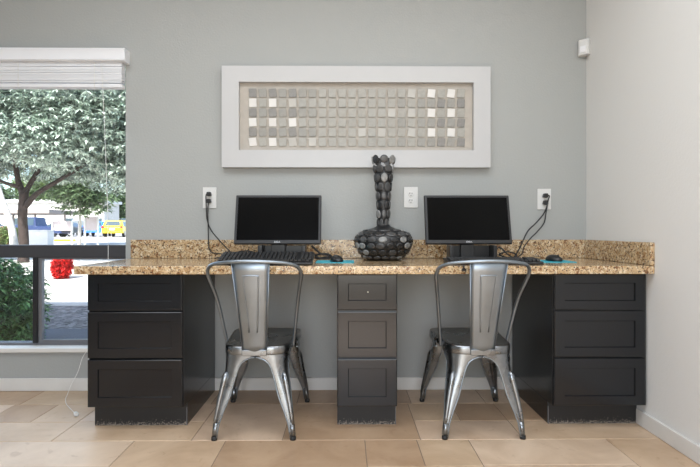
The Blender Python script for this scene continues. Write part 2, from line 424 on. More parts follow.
def cabinet(x0, x1, label, filler=0, toe_x1=None, screw=False):
    wd = x1 - x0
    c = thing('drawer_cabinet', label, 'cabinet', (x0, 0, 0), group='black drawer cabinets under the granite worktop')
    bm = BM(); box(bm, 0, wd + filler, CF + .020, -.016, .105, .7235); box(bm, 0, wd, -.510, -.016, 0, .105)
    obj('body', bm, M['cab'], c, bevel=.0015)
    bxo('toe_kick', (0.0, toe_x1 or wd, -.516, -.5105, .0, .1045), M['toe'], c)
    g = .003
    zz = ((.556, .719), (.337, .547), (.112, .328))
    for i, (a, b_) in enumerate(zz):
        ins = (.046, .040) if i == 0 else (.046, .043)
        if wd < .3: ins = (.048, .042)
        dr = drawer(c, g, wd - g, a, b_, *ins, M['cab'])
        if screw and i == 0:
            bm = BM(); lathe(bm, [(.003, 0), (.0035, .001), (.002, .002)], 10); obj('screw_head', bm, M['brass'], dr, loc=(wd / 2 + .003, CF + .0065, (a + b_) / 2), rot=(R(90), 0, 0))
    bxo('edge_strip', (0 if x0 > .5 else wd - .003, .003 if x0 > .5 else wd, -.5185, -.5165, .0, .085), M['frame_grey'], c)
    return c
cabinet(-1.182, -.747, 'black three-drawer cabinet beside the window at the left end')
cabinet(-.037, .242, 'narrow black three-drawer cabinet between the two metal chairs', screw=True)
cabinet(.967, 1.394, 'black three-drawer cabinet against the pale right wall', filler=.0145)

wt = thing('granite_worktop', 'long speckled gold granite worktop with low backsplash resting on three black cabinets', 'worktop', (0, 0, .724))
bm = BM(); box(bm, -1.216, XR - .001, -.640, -.001, 0, .038); obj('slab', bm, M['granite'], wt, bevel=.004)
bxo('backsplash', (-1.229, XR - .001, -.021, -.001, .0385, .144), M['granite'], wt, bevel=.003)
bxo('side_splash', (XR - .022, XR - .001, -.640, -.0215, .0385, .144), M['granite'], wt, bevel=.003)

# ------------------------------------------------------------------ wall art
YA = -.045
art = thing('wall_art', 'wide white framed relief of small square metal tiles with painted reflections above the desk', 'wall art', (.0656, 0, 1.2815))
ax0, ax1, az1 = -.767, .767, .5775
ix0, ix1, iz0, iz1 = -.6701, .6701, .0985, .4865
bm = BM()
for q in ((ax0, ax1, 0, iz0), (ax0, ax1, iz1, az1), (ax0, ix0, iz0, iz1), (ix1, ax1, iz0, iz1)):
    box(bm, q[0], q[1], YA, -.002, q[2], q[3])
bmesh.ops.remove_doubles(bm, verts=bm.verts[:], dist=1e-5)
obj('frame', bm, M['artw'], art)
bxo('backing', (ix0, ix1, -.016, -.003, iz0, iz1), M['linen'], art)
bm = BM(); s = .0215; h = .0235; t = .0016
box(bm, -s, s, -t, t, -h, h); bmesh.ops.bevel(bm, geom=bm.edges[:], offset=.0008, segments=1, affect='EDGES')
tm = bpy.data.meshes.new('tile'); bm.to_mesh(tm); bm.free()
meshes = {}
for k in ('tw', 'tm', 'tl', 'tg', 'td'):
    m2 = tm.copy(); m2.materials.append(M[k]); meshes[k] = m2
random.seed(5)
placed = []
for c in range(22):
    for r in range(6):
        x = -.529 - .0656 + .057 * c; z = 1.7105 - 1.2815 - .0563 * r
        if c % 2 == 0:  # tones laid out by column and row to mimic reflected light
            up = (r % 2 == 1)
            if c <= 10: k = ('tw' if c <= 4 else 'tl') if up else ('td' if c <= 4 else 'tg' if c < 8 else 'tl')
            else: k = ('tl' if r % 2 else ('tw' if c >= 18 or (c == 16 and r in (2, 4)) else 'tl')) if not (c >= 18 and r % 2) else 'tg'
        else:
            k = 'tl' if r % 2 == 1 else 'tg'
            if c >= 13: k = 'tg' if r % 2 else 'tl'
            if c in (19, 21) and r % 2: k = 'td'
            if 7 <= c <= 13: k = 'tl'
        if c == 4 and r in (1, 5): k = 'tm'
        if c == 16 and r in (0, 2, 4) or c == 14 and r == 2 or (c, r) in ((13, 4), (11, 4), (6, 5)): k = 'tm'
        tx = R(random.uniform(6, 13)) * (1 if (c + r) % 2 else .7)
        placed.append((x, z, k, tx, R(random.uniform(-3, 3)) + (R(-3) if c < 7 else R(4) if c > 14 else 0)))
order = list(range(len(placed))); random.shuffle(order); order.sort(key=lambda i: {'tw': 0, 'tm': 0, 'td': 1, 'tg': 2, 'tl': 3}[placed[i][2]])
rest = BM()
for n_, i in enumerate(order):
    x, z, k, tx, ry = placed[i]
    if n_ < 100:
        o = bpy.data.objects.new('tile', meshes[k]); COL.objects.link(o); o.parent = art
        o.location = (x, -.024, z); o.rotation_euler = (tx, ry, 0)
        if k == 'tw': o['label'] = 'metal tile with painted bright reflection'
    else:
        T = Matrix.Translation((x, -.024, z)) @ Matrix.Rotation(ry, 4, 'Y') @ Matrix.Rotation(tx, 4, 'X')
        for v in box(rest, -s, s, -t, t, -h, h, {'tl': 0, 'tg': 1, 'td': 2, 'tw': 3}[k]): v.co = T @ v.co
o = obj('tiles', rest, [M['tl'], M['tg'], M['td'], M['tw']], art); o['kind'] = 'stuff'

# ------------------------------------------------------------------ outlets, sensor
def outlet(px0, px1, pyc, label, h=.120):
    x0, x1 = [XD(p) * 2.862 for p in (px0, px1)]; z = CAM_Z + (HY - pyc) * 2.862 / F_PX
    o = thing('wall_outlet', label, 'outlet', ((x0 + x1) / 2, -.0005, z), group='white duplex wall outlets above the worktop'); hw = (x1 - x0) / 2
    bxo('cover_plate', (-hw, hw, -.006, 0, -h / 2, h / 2), M['white'], o, bevel=.002)
    for s in (1, -1):
        bm = BM(); lathe(bm, [(.017, -.0), (.017, .0025), (.016, .003)], 20)
        for v in bm.verts:
            v.co.y *= .85
        rc = obj('receptacle', bm, M['white'], o, loc=(0, -.0058, s * .020), rot=(R(90), 0, 0))
        bm = BM(); box(bm, -.0078, -.0050, -.002, .008, .0027, .0035); box(bm, .0045, .0073, -.002, .007, .0027, .0035); box(bm, -.0025, .0025, -.011, -.0065, .0027, .0035)
        obj('slots', bm, M['gap'], rc)
    bm = BM(); lathe(bm, [(.003, 0), (.002, .0012)], 10); obj('screw_head', bm, M['brass'], o, loc=(0, -.006, 0), rot=(R(90), 0, 0))
    return o.location.copy()
OL = outlet(202.7, 216.3, 197.8, 'white wall outlet with two black plugs, between the window and the left monitor')
OM = outlet(404, 417.8, 197.3, 'white wall outlet with nothing plugged in, right of the tall vase')
OR_ = outlet(537.5, 551, 199, 'white wall outlet with two black plugs, right of the right monitor')
ms = thing('motion_sensor', 'small white motion sensor box high in the corner of the walls', 'sensor', (XR - .030, -.030, 1.930), R(-45)); ms.scale = (.82, .82, .92)
bm = BM(); prism(bm, [(-.036, .030), (-.040, .0), (-.028, -.018), (.028, -.018), (.040, 0), (.036, .030)], 'z', 0, .098)
obj('housing', bm, M['white'], ms, bevel=.006)
bm = BM(); prism(bm, [(-.022, -.016), (.022, -.016), (.018, -.0215), (-.018, -.0215)], 'z', .016, .055); obj('lens', bm, M['blind'], ms, bevel=.002)

# ------------------------------------------------------------------ metal chairs
def lerp_tab(tab, z):
    tab = sorted(tab)
    if z <= tab[0][0]: return tab[0][1]
    for (a, va), (b_, vb) in zip(tab, tab[1:]):
        if z <= b_: return va + (vb - va) * (z - a) / (b_ - a)
    return tab[-1][1]
RX = [(0, .181), (.07, .172), (.19, .154), (.27, .141), (.31, .138), (.356, .140), (.385, .142)]
FX = [(0, .208), (.07, .198), (.19, .178), (.27, .168), (.31, .166), (.356, .167), (.385, .168)]
RY = [(0, .245), (.07, .240), (.19, .224), (.27, .214), (.31, .211), (.356, .209), (.385, .208)]
FY = [(0, .255), (.07, .248), (.19, .226), (.27, .210), (.31, .205), (.356, .203), (.385, .202)]
INN = [(0, .905), (.07, .885), (.12, .82), (.19, .69), (.25, .625), (.27, .60), (.31, .52), (.33, .43), (.345, .29), (.352, .16), (.3565, 0), (.385, 0)]
LV = [.012, .04, .07, .095, .12, .155, .19, .22, .25, .27, .29, .31, .32, .33, .338, .345, .349, .352, .355, .3565, .37, .385]
def make_chair(label):
    t = thing('metal_chair', label, 'chair', group='gunmetal metal chairs at the desk')
    for sx, sy in ((-1, -1), (1, -1), (-1, 1), (1, 1)):
        bm = BM(); rows = []; ex = []; ey = []; rib = []
        for z in LV:
            cx = lerp_tab(RX if sy < 0 else FX, z); cy = lerp_tab(RY if sy < 0 else FY, z); f = lerp_tab(INN, z)
            r = .010 + .062 * min(1, z / .385) ** 2; r = min(r, cx * (1 - f) * .8, cy * (1 - f) * .8)
            row = [(f * cx, cy)]
            if f < .9: row += [(f * cx + (cx - r - f * cx) * k / 3, cy) for k in (1, 2, 3)]
            else: row += [(f * cx + (cx - r - f * cx) * k / 3, cy) for k in (1, 2, 3)]
            row += [(cx - r + r * math.sin(a), cy - r + r * math.cos(a)) for a in (R(22), R(45), R(68))]
            row += [(cx, cy - r - (cy - r - f * cy) * k / 3) for k in (0, 1, 2)] + [(cx, f * cy)]
            rows.append([bm.verts.new((sx * x, sy * y, z)) for x, y in row])
            if z <= .357: ex.append((sx * f * cx, sy * cy, z)); ey.append((sx * cx, sy * f * cy, z))
            if .068 <= z <= .30:
                q = cx - r + r * .707 + .003, cy - r + r * .707 + .003
                rib.append((sx * q[0], sy * q[1], z))
        for a, b_ in zip(rows, rows[1:]):
            for i in range(len(a) - 1):
                f_ = bm.faces.new((a[i], a[i + 1], b_[i + 1], b_[i])); f_.smooth = True
        leg = obj('leg', bm, M['steel'], t, solid=.0025)
        bm = BM(); tube(bm, ex, .0035, 6); tube(bm, ey, .0035, 6)
        obj('rolled_edge', bm, M['steel_splat'], leg)
        bm = BM(); n = len(rib)
        rr = [.006 + .009 * math.sin(math.pi * min(1, (i + .4) / n * 1.0) ** .8) for i in range(n)]
        rr = [.0075 + .0085 * (i / (n - 1)) for i in range(n)]; rr[-1] = .006
        tube(bm, rib, rr, 10); obj('rib', bm, M['steel'], leg)
        cx = lerp_tab(RX if sy < 0 else FX, 0) * .955; cy = lerp_tab(RY if sy < 0 else FY, 0) * .965
        bm = BM(); lathe(bm, [(.0125, 0), (.0135, .003), (.013, .014), (.010, .017)], 14, cx=sx * cx, cy=sy * cy)
        obj('foot_cap', bm, M['rubber'], leg)
        bm = BM(); tube(bm, [(sx * cx, sy * cy, .012), (sx * (cx - .006), sy * (cy - .004), .075)], [.0105, .0125], 12); obj('foot_tube', bm, M['steel'], leg)
    # seat: rounded trapezoid pan with turned-down edge and a shallow dish
    def outline(sc, inset=0, n=10):
        pts = []
        for (x, y, r) in ((.172, .206, .05), (-.172, .206, .05), (-.155, -.212, .055), (.155, -.212, .055)):
            pass
        cs = [((.172, .206), .050, 0), ((-.172, .206), .050, 90), ((-.145, -.214), .080, 180), ((.145, -.214), .080, 270)]
        for (c, r, a0) in cs:
            ccx = c[0] - math.copysign(r, c[0]); ccy = c[1] - math.copysign(r, c[1])
            for k in range(n + 1):
                a = R(a0 + 90 * k / n); pts.append(((ccx + r * math.cos(a)) * sc, (ccy + r * math.sin(a)) * sc))
        return pts
    bm = BM(); prev = None
    for sc, z in ((1.0, .368), (1.004, .372), (1.004, .396), (.995, .403), (.975, .4055), (.94, .4050), (.85, .401), (.6, .3975), (.3, .3965), (.08, .3965)):
        ring = [bm.verts.new((x, y, z)) for x, y in outline(sc)]
        if prev:
            for i in range(len(ring)):
                f_ = bm.faces.new((prev[i], prev[(i + 1) % len(ring)], ring[(i + 1) % len(ring)], ring[i])); f_.smooth = True; f_.material_index = 1 if z < .404 else 0
        prev = ring
    bm.faces.new(prev)
    obj('seat', bm, [M['steel_seat'], M['steel']], t, solid=.002)
    # back hoop
    half = [(.160, -.060, .372), (.165, -.072, .42), (.189, -.135, .60), (.206, -.192, .690), (.2115, -.217, .728), (.2015, -.243, .758), (.165, -.281, .778), (.085, -.318, .7885)]
    pts = half + [(0, -.330, .792)] + [(-x, y, z) for x, y, z in half[::-1]]
    bm = BM(); tube(bm, spline([(x * .978, y, z) for x, y, z in pts], 5), .0080, 10); obj('back_hoop', bm, M['steel_splat'], t)
    # splat
    bm = BM(); rows = []
    NZ = 10
    for j in range(NZ + 1):
        v = j / NZ; z = .372 + (.788 - .372) * v; w_ = .051 + (.080 - .051) * v; y = -.222 - .105 * v ** 1.05
        row = []
        for i in range(9):
            u = i / 4 - 1; row.append(bm.verts.new((u * w_, y + .010 * u * u, z)))
        rows.append(row)
    for a, b_ in zip(rows, rows[1:]):
        for i in range(8): f_ = bm.faces.new((a[i], a[i + 1], b_[i + 1], b_[i])); f_.smooth = True
    sp = obj('back_splat', bm, M['steel_splat'], t, solid=.003)
    for s in (-1, 1):
        pass
    bm = BM()
    tube(bm, [(s_ * 0 + -.052, -.2125, .374), (-.0805, -.3175, .786)], .0028, 6); tube(bm, [(.052, -.2125, .374), (.0805, -.3175, .786)], .0028, 6)
    obj('rolled_edge', bm, M['steel_splat'], sp)
    def onsp(x, z):
        v = (z - .372) / .416; return (x, -.2245 - .105 * v ** 1.05 + .010 * (x / .08) ** 2, z)
    rp = [onsp(-.018, .475), onsp(-.026, .60), onsp(-.0325, .715), onsp(-.030, .727), onsp(0, .729), onsp(.030, .727), onsp(.0325, .715), onsp(.026, .60), onsp(.018, .475)]
    bm = BM(); tube(bm, spline(rp, 4), .0034, 8); obj('pressed_ridge', bm, M['steel_splat'], sp)
    bxo('fixing_tab', (-.055, .055, -.2265, -.2135, .366, .392), M['steel'], t, bevel=.003)
    return t
s_ = 0
ch = make_chair('gunmetal metal chair with open back, left one, in front of the wide keyboard'); ch.location = (-.402, -.448, 0)
c2 = copy_tree(ch); c2['label'] = 'gunmetal metal chair with open back, between narrow middle cabinet and right cabinet'; c2.location = (.614, -.448, 0)

# ------------------------------------------------------------------ monitors
def make_monitor(label):
    t = thing('monitor', label, 'monitor', group='black computer monitors on the granite worktop')
    W, H = .446, .261; tilt = R(-13)
    def tl_(o): o.rotation_euler = (tilt, 0, 0); o.location = (0, 0, .089); return o
    bm = BM(); box(bm, -W / 2, W / 2, 0, .022, 0, H); f = tl_(obj('housing', bm, M['bezel'], t, bevel=.005))
    bm = BM(); prism(bm, [(-.17, .03), (.17, .03), (.17, .22), (-.17, .22)], 'y', .022, .045); obj('rear_cover', bm, M['blackp'], f, bevel=.012)
    bm = BM(); b_ = .0135; zb = .020; y = -.0012
    # screen sunk inside a raised bezel
    rim = [(-W / 2 + .004, .004), (W / 2 - .004, .004), (W / 2 - .004, H - .004), (-W / 2 + .004, H - .004)]
    inn = [(-W / 2 + b_, zb), (W / 2 - b_, zb), (W / 2 - b_, H - b_), (-W / 2 + b_, H - b_)]
    A = [bm.verts.new((x, -.0005, z)) for x, z in rim]; A2 = [bm.verts.new((x, -.003, z)) for x, z in rim]
    B = [bm.verts.new((x, -.003, z)) for x, z in inn]; B2 = [bm.verts.new((x, -.0005, z)) for x, z in inn]
    for p_, q_ in ((A, A2), (A2, B), (B, B2)):
        for i in range(4): bm.faces.new((p_[i], p_[(i + 1) % 4], q_[(i + 1) % 4], q_[i]))
    obj('bezel', bm, M['bezel'], f)
    bxo('screen', (-W / 2 + b_, W / 2 - b_, -.0012, -.0002, zb, H - b_), M['screen'], f)
    cu = bpy.data.curves.new('logo', 'FONT'); cu.body = 'DELL'; cu.size = .0115; cu.extrude = .0004; cu.align_x = 'CENTER'; cu.materials.append(M['logo'])
    tmp = bpy.data.objects.new('tmp', cu); COL.objects.link(tmp); bpy.context.view_layer.update()
    lm = bpy.data.meshes.new_from_object(tmp.evaluated_get(bpy.context.evaluated_depsgraph_get())); bpy.data.objects.remove(tmp)
    lg = bpy.data.objects.new('logo', lm); COL.objects.link(lg); lg.parent = f; lg.location = (0, -.0036, .0065); lg.rotation_euler = (R(90), 0, 0); lg.scale = (1.25, 1, 1)
    bm = BM(); prism(bm, [(-.11, -.085), (.115, -.085), (.125, .09), (-.12, .09)], 'z', 0, .014); obj('stand_base', bm, M['blackp'], t, bevel=.004)
    bm = BM(); box(bm, -.035, .035, .035, .065, .014, .20); obj('stand_neck', bm, M['bezel'], t, bevel=.003)
    bm = BM(); box(bm, -.100, -.078, -.0, .085, .014, .082); box(bm, .125, .144, -.0, .085, .014, .082); box(bm, -.078, .125, .07, .085, .014, .08)
    obj('cable_bracket', bm, M['blackp'], t, bevel=.003)
    return t
mon = make_monitor('black computer monitor left of the vase, above the wide keyboard'); mon.location = (-.3455, -.338, .7635)
m2 = copy_tree(mon); m2['label'] = 'black computer monitor right of the vase'; m2.location = (.637, -.338, .7635)

# ------------------------------------------------------------------ keyboards
def make_keyboard(label, W=.44, D=.145):
    t = thing('keyboard', label, 'keyboard', group='black keyboards on the worktop')
    bm = BM(); prism(bm, [(-D / 2, 0), (-D / 2, .010), (-D / 2 + .008, .013), (D / 2 - .004, .022), (D / 2, .018), (D / 2, 0)], 'x', -W / 2, W / 2); obj('case', bm, M['blackp'], t, bevel=.003)
    bm = BM()
    for r in range(6):
        y = -D / 2 + .020 + r * .0205; z = .0145 + (y + D / 2) * .062
        x = -W / 2 + .012
        while x < W / 2 - .018:
            w_ = .0165
            if r == 0 and -.10 < x < .02: w_ = .105
            if abs(x - .078) > .006 and abs(x - .146) > .006:
                box(bm, x, x + w_ - .002, y - .0085, y + .0085, z - .002, z + .006)
            x += w_ + .002
    obj('keycaps', bm, M['key'], t, bevel=.0012)
    return t
kb = make_keyboard('wide black keyboard tilted up in front of the left monitor'); kb.location = (-.368, -.545, .7805); kb.rotation_euler = (R(13), 0, R(-1))
for x in (-.18, .18):
    bxo('foot', (x - .012, x + .012, .055, .063, -.0295, .001), M['blackp'], kb).rotation_euler = (R(-4), 0, 0)
k2 = copy_tree(kb); k2['label'] = 'flat black keyboard lying in front of the right monitor'; k2.location = (.706, -.500, .7635); k2.rotation_euler = (0, 0, R(-2))
for c in list(k2.children):
    if c.name.startswith('foot'): bpy.data.objects.remove(c)

# ------------------------------------------------------------------ mouse pads and mice
def pad_and_mouse(x, y, mx, my, side):
    t = thing('mouse_pad', f'thin teal mouse pad {side}', 'mouse pad', (x, y, .7622), group='teal mouse pads')
    bm = BM(); pts = []
    for c in ((1, 1), (-1, 1), (-1, -1), (1, -1)):
        a0 = {(1, 1): 0, (-1, 1): 90, (-1, -1): 180, (1, -1): 270}[c]
        for k in range(5):
            a = R(a0 + 22.5 * k); pts.append((c[0] * .083 + .012 * math.cos(a), c[1] * .075 + .012 * math.sin(a)))
    prism(bm, pts, 'z', 0, .003); obj('mat', bm, M['teal'], t)
    m_ = thing('computer_mouse', f'small black mouse sitting on the teal pad {side}', 'computer mouse', (mx, my, .7656), R(20), group='black mice')
    bm = BM(); bmesh.ops.create_uvsphere(bm, u_segments=20, v_segments=12, radius=1)
    for v in bm.verts:
        v.co.x *= .030 * (1 - .12 * v.co.y); v.co.y *= .052; v.co.z = max(-.25, v.co.z); v.co.z = (v.co.z + .25) * .027
        if v.co.y < -.02: v.co.z *= .92
    obj('shell', bm, M['blackp'], m_, smooth=True)
    bm = BM(); lathe(bm, [(.005, -.003), (.0065, -.002), (.0065, .002), (.005, .003)], 14); obj('scroll_wheel', bm, M['rubber'], m_, loc=(0, -.030, .0265), rot=(0, R(90), 0))
pad_and_mouse(-.050, -.350, -.043, -.385, 'between the left monitor and the vase')
pad_and_mouse(1.063, -.330, 1.068, -.345, 'right of the right keyboard')

# ------------------------------------------------------------------ cords
def W3(px, py, y):
    d = y - CAM_Y; return (XD(px) * d, y, CAM_Z + (HY - py) * d / F_PX)
def cord(name, label, pts, r=.0032, group=None, plug=None):
    t = thing(name, label, 'power cord' if name == 'power_cord' else 'cable', pts[0], group=group); o = Vector(pts[0])
    bm = BM(); tube(bm, [p - o for p in spline(pts, 8)], r, 8); obj('cable', bm, M['cord'], t)
    if plug:
        bm = BM(); c = Vector(plug) - o
        prism(bm, [(c.x - .014, c.z - .010), (c.x - .009, c.z + .012), (c.x + .012, c.z + .012), (c.x + .014, c.z - .008), (c.x + .006, c.z - .014)], 'y', c.y - .022, c.y + .0035)
        obj('plug', bm, M['cord'], t, bevel=.003)
G = 'black power cords hanging from the wall outlets'
def pl(O, s): return (O.x, -.013, O.z + .020 * s)
zc = .768
cord('power_cord', 'black power cord from the upper socket of the left outlet, crossing toward the monitor',
     [(OL.x, -.030, OL.z + .020), (OL.x - .012, -.034, OL.z + .012), W3(206.3, 207, -.03), W3(207, 219, -.02), W3(211, 230, -.022), W3(220, 241, -.035), W3(229, 250.5, -.07), (-.60, -.14, zc), (-.52, -.20, zc)], group=G, plug=pl(OL, 1))
cord('power_cord', 'black power cord from the lower socket of the left outlet, looping onto the worktop',
     [(OL.x, -.030, OL.z - .020), (OL.x + .001, -.034, OL.z - .030), W3(207.8, 213, -.03), W3(208.2, 228, -.022), W3(208.6, 245, -.035), W3(210.5, 251, -.045), W3(214, 253, -.06), W3(222, 254, -.075), (-.60, -.12, zc), (-.5, -.17, zc)], group=G, plug=pl(OL, -1))
cord('power_cord', 'black power cord from the upper socket of the right outlet',
     [(OR_.x + .004, -.030, OR_.z + .022), (OR_.x + .018, -.034, OR_.z + .017), W3(548.2, 200, -.03), W3(546.5, 207, -.035), W3(543.5, 214, -.03), W3(536, 223, -.025), W3(528, 231, -.025), W3(522, 243, -.035), W3(519, 249.5, -.05), (.93, -.13, zc), (.86, -.17, zc)], r=.0038, group=G, plug=pl(OR_, 1))
cord('power_cord', 'black power cord from the lower socket of the right outlet',
     [(OR_.x + .002, -.030, OR_.z - .020), (OR_.x + .008, -.033, OR_.z - .030), W3(546, 213, -.028), W3(544, 223, -.024), W3(537, 232, -.022), W3(530, 239, -.03), W3(524, 247, -.04), (1.00, -.08, .790), (.95, -.11, zc), (.87, -.15, zc + .004)], group=G, plug=pl(OR_, -1))
cord('video_cable', 'loose tangle of black cables right of the right monitor stand',
     [(.80, -.235, zc + .05), (.83, -.23, .83), (.86, -.24, .80), (.905, -.22, .775), (.93, -.19, .790), (.89, -.17, .805), (.84, -.18, .79), (.88, -.21, .772), (.83, -.20, .775), (.81, -.17, .79), (.80, -.15, .80)], r=.004)
cord('video_cable', 'black cable curling behind the left monitor stand toward the outlet',
     [(-.47, -.24, .800), (-.53, -.20, .812), (-.60, -.15, .800), (-.66, -.12, .778), (-.72, -.13, zc)], r=.0035)
cord('video_cable', 'small coiled black cable between the left keyboard and mouse',
     [(-.17, -.23, .80), (-.14, -.22, .775), (-.09, -.22, .772), (-.075, -.20, .785), (-.11, -.19, .795), (-.155, -.19, .788), (-.15, -.21, .772), (-.10, -.225, .78), (-.085, -.21, .790), (-.13, -.20, .797), (-.18, -.21, .84)], r=.0055)
t = thing('cable_end', 'small black cable end hanging over the worktop edge by right chair', 'cable', (.535, -.6405, .745))
bm = BM(); tube(bm, spline([(.006, .03, .0215), (.003, .004, .0225), (0, -.004, .016), (0, -.0045, .004)], 4), .0032, 8); obj('cable', bm, M['cord'], t)
bm = BM(); prism(bm, [(-.012, -.004), (.012, -.006), (.004, .008), (-.004, .010)], 'y', -.010, -.001); obj('plug', bm, M['cord'], t)

# ------------------------------------------------------------------ vase
def vase():
    random.seed(21)
    t = thing('pebble_vase', 'tall black bottle vase with glossy grey pebble discs, squat round body', 'vase', (.208, -.189, .7622))
    PB = [(.088, 0), (.106, .008), (.132, .035), (.151, .068), (.158, .098), (.152, .128), (.132, .150), (.100, .163), (.066, .171), (.046, .180), (.036, .192), (.034, .202)]
    PN = [(.034, .202), (.034, .225), (.0355, .28), (.041, .36), (.048, .44), (.055, .50), (.061, .545), (.064, .58)]
    def at(tab, z): return lerp_tab([(b_, a) for a, b_ in tab], z)
    def mesh(prof, rows, name, shell_top, cols):
        bm = BM(); lathe(bm, [(max(.002, r - .004), z) for r, z in prof if z <= shell_top] , 40, 0)
        for (z, n, hh, off) in rows:
            r = at(prof, z); dz = .004; dr = (at(prof, z + dz) - at(prof, z - dz)) / (2 * dz)
            for k in range(n):
                a = 2 * math.pi * (k + off + random.uniform(-.06, .06)) / n
                ca, sa = math.cos(a), math.sin(a)
                T = Vector((ca * dr, sa * dr, 1)).normalized(); S = Vector((-sa, ca, 0)); N = S.cross(T).normalized()
                wv = math.pi * r / n * .88 * random.uniform(.9, 1.03); hv = hh * random.uniform(.88, 1.02)
                mi = 1 + random.choice(cols); P0 = Vector((ca * r, sa * r, z)); rot = random.uniform(-.12, .12)
                S2 = S * math.cos(rot) + T * math.sin(rot); T2 = T * math.cos(rot) - S * math.sin(rot)
                prev = None
                for (q, dn) in ((.98, -.004), (1, 0), (.86, .0018), (.5, .0026)):
                    ring = [bm.verts.new(P0 + S2 * (wv * q * math.cos(b_)) + T2 * (hv * q * math.sin(b_)) + N * dn) for b_ in [2 * math.pi * i / 12 for i in range(12)]]
                    if prev:
                        for i in range(12):
                            f_ = bm.faces.new((prev[i], prev[(i + 1) % 12], ring[(i + 1) % 12], ring[i])); f_.material_index = mi; f_.smooth = True
                    prev = ring
                f_ = bm.faces.new(prev); f_.material_index = mi; f_.smooth = True
        return obj(name, bm, [M['shell'], M['peb0'], M['peb1'], M['peb2']], t)
    rows = [(.016, 16, .012, 0), (.044, 17, .0165, .5), (.079, 18, .0175, 0), (.113, 17, .0165, .5), (.1405, 14, .0150, 0), (.1610, 10, .0125, .5)]
    mesh(PB, rows, 'body', .3, [0, 0, 1, 1, 2])
    rows = [(.1985 + .0487 * i, 7, .0238, .5 * (i % 2) - .25) for i in range(8)]
    mesh(PN, rows, 'neck', .51, [0, 1, 1, 2])
    # upright wires of the open lattice
vase()

# ------------------------------------------------------------------ outdoors
def plane_strip(name, pts, m):
    bm = BM(); A = [bm.verts.new(p) for p in pts]; bm.faces.new(A)
    B = [bm.verts.new((p[0], p[1], p[2] - .2)) for p in pts]; n = len(pts); bm.faces.new(B[::-1])
    for i in range(n): bm.faces.new((A[i], B[i], B[(i + 1) % n], A[(i + 1) % n]))
    return struct(obj(name, bm, m))
GX0, GX1 = -90, 40
def gz(y): return -.05 if y < 6 else -.05 + (y - 6) * (.35 / 38) if y < 44 else .30
plane_strip('ground_walkway', [(GX0, .16, -.05), (GX1, .16, -.05), (GX1, 2.05, -.05), (GX0, 2.05, -.05)], M['walk'])
plane_strip('ground_sidewalk', [(GX0, 3.55, -.05), (GX1, 3.55, -.05), (GX1, 6, -.05), (GX1, 44, .30), (GX1, 46, .32), (GX0, 46, .32), (GX0, 44, .30), (GX0, 6, -.05)], M['conc'])
plane_strip('ground_parking', [(GX0, 46, .318), (GX1, 46, .318), (GX1, 130, .9), (GX0, 130, .9)], M['asph'])
# gravel: bumpy single mesh of crushed stone
gm, n, l, p = nmat('grey_gravel'); setp(p, rough=.9)
tc = n.new('ShaderNodeTexCoord'); v = n.new('ShaderNodeTexVoronoi'); v.inputs['Scale'].default_value = 22; l.new(tc.outputs['Object'], v.inputs['Vector'])
cr = n.new('ShaderNodeValToRGB'); cr.color_ramp.elements[0].color = (.03, .028, .026, 1); cr.color_ramp.elements[1].color = (.50, .45, .42, 1)
l.new(v.outputs['Color'], cr.inputs['Fac']); l.new(cr.outputs['Color'], p.inputs['Base Color'])
bp = n.new('ShaderNodeBump'); bp.inputs['Distance'].default_value = .03; l.new(v.outputs['Distance'], bp.inputs['Height']); bp.invert = True; l.new(bp.outputs[0], p.inputs['Normal'])
o = plane_strip('ground_gravel', [(GX0, 2.05, -.055), (GX1, 2.05, -.055), (GX1, 3.55, -.055), (GX0, 3.55, -.055)], gm)

def leaves_mesh(name, m, parent, blobs, n, size, seed, droop=.5, cluster=6, loc=(0, 0, 0), shellness=.5):
    """leaf sprays scattered through ellipsoids (cx,cy,cz,rx,ry,rz)"""
    rnd = random.Random(seed); V = []; Fc = []
    vol = [b_[3] * b_[4] * b_[5] for b_ in blobs]; tot = sum(vol)
    for b_, vv in zip(blobs, vol):
        for _ in range(int(n * vv / tot)):
            d = Vector((rnd.gauss(0, 1), rnd.gauss(0, 1), rnd.gauss(0, 1))).normalized(); q = rnd.random() ** shellness
            c = Vector((b_[0] + d.x * b_[3] * q, b_[1] + d.y * b_[4] * q, b_[2] + d.z * b_[5] * q))
            a0 = rnd.uniform(0, 6.28)
            for k in range(cluster):
                a = a0 + 6.28 * k / cluster + rnd.uniform(-.3, .3); sl = size * rnd.uniform(.7, 1.25)
                dirv = Vector((math.cos(a), math.sin(a), rnd.uniform(-droop * 1.6, .35))).normalized()
                side = dirv.cross(Vector((rnd.uniform(-.3, .3), rnd.uniform(-.3, .3), 1))).normalized() * sl * .17
                i = len(V); mid = c + dirv * sl * .45
                V += [c, mid + side, c + dirv * sl + Vector((0, 0, -sl * .15)), mid - side]; Fc.append((i, i + 1, i + 2, i + 3))
    me = bpy.data.meshes.new(name); me.from_pydata([tuple(x) for x in V], [], Fc); me.materials.append(m)
    o = bpy.data.objects.new(name, me); COL.objects.link(o); o.location = loc
    if parent: o.parent = parent
    return o
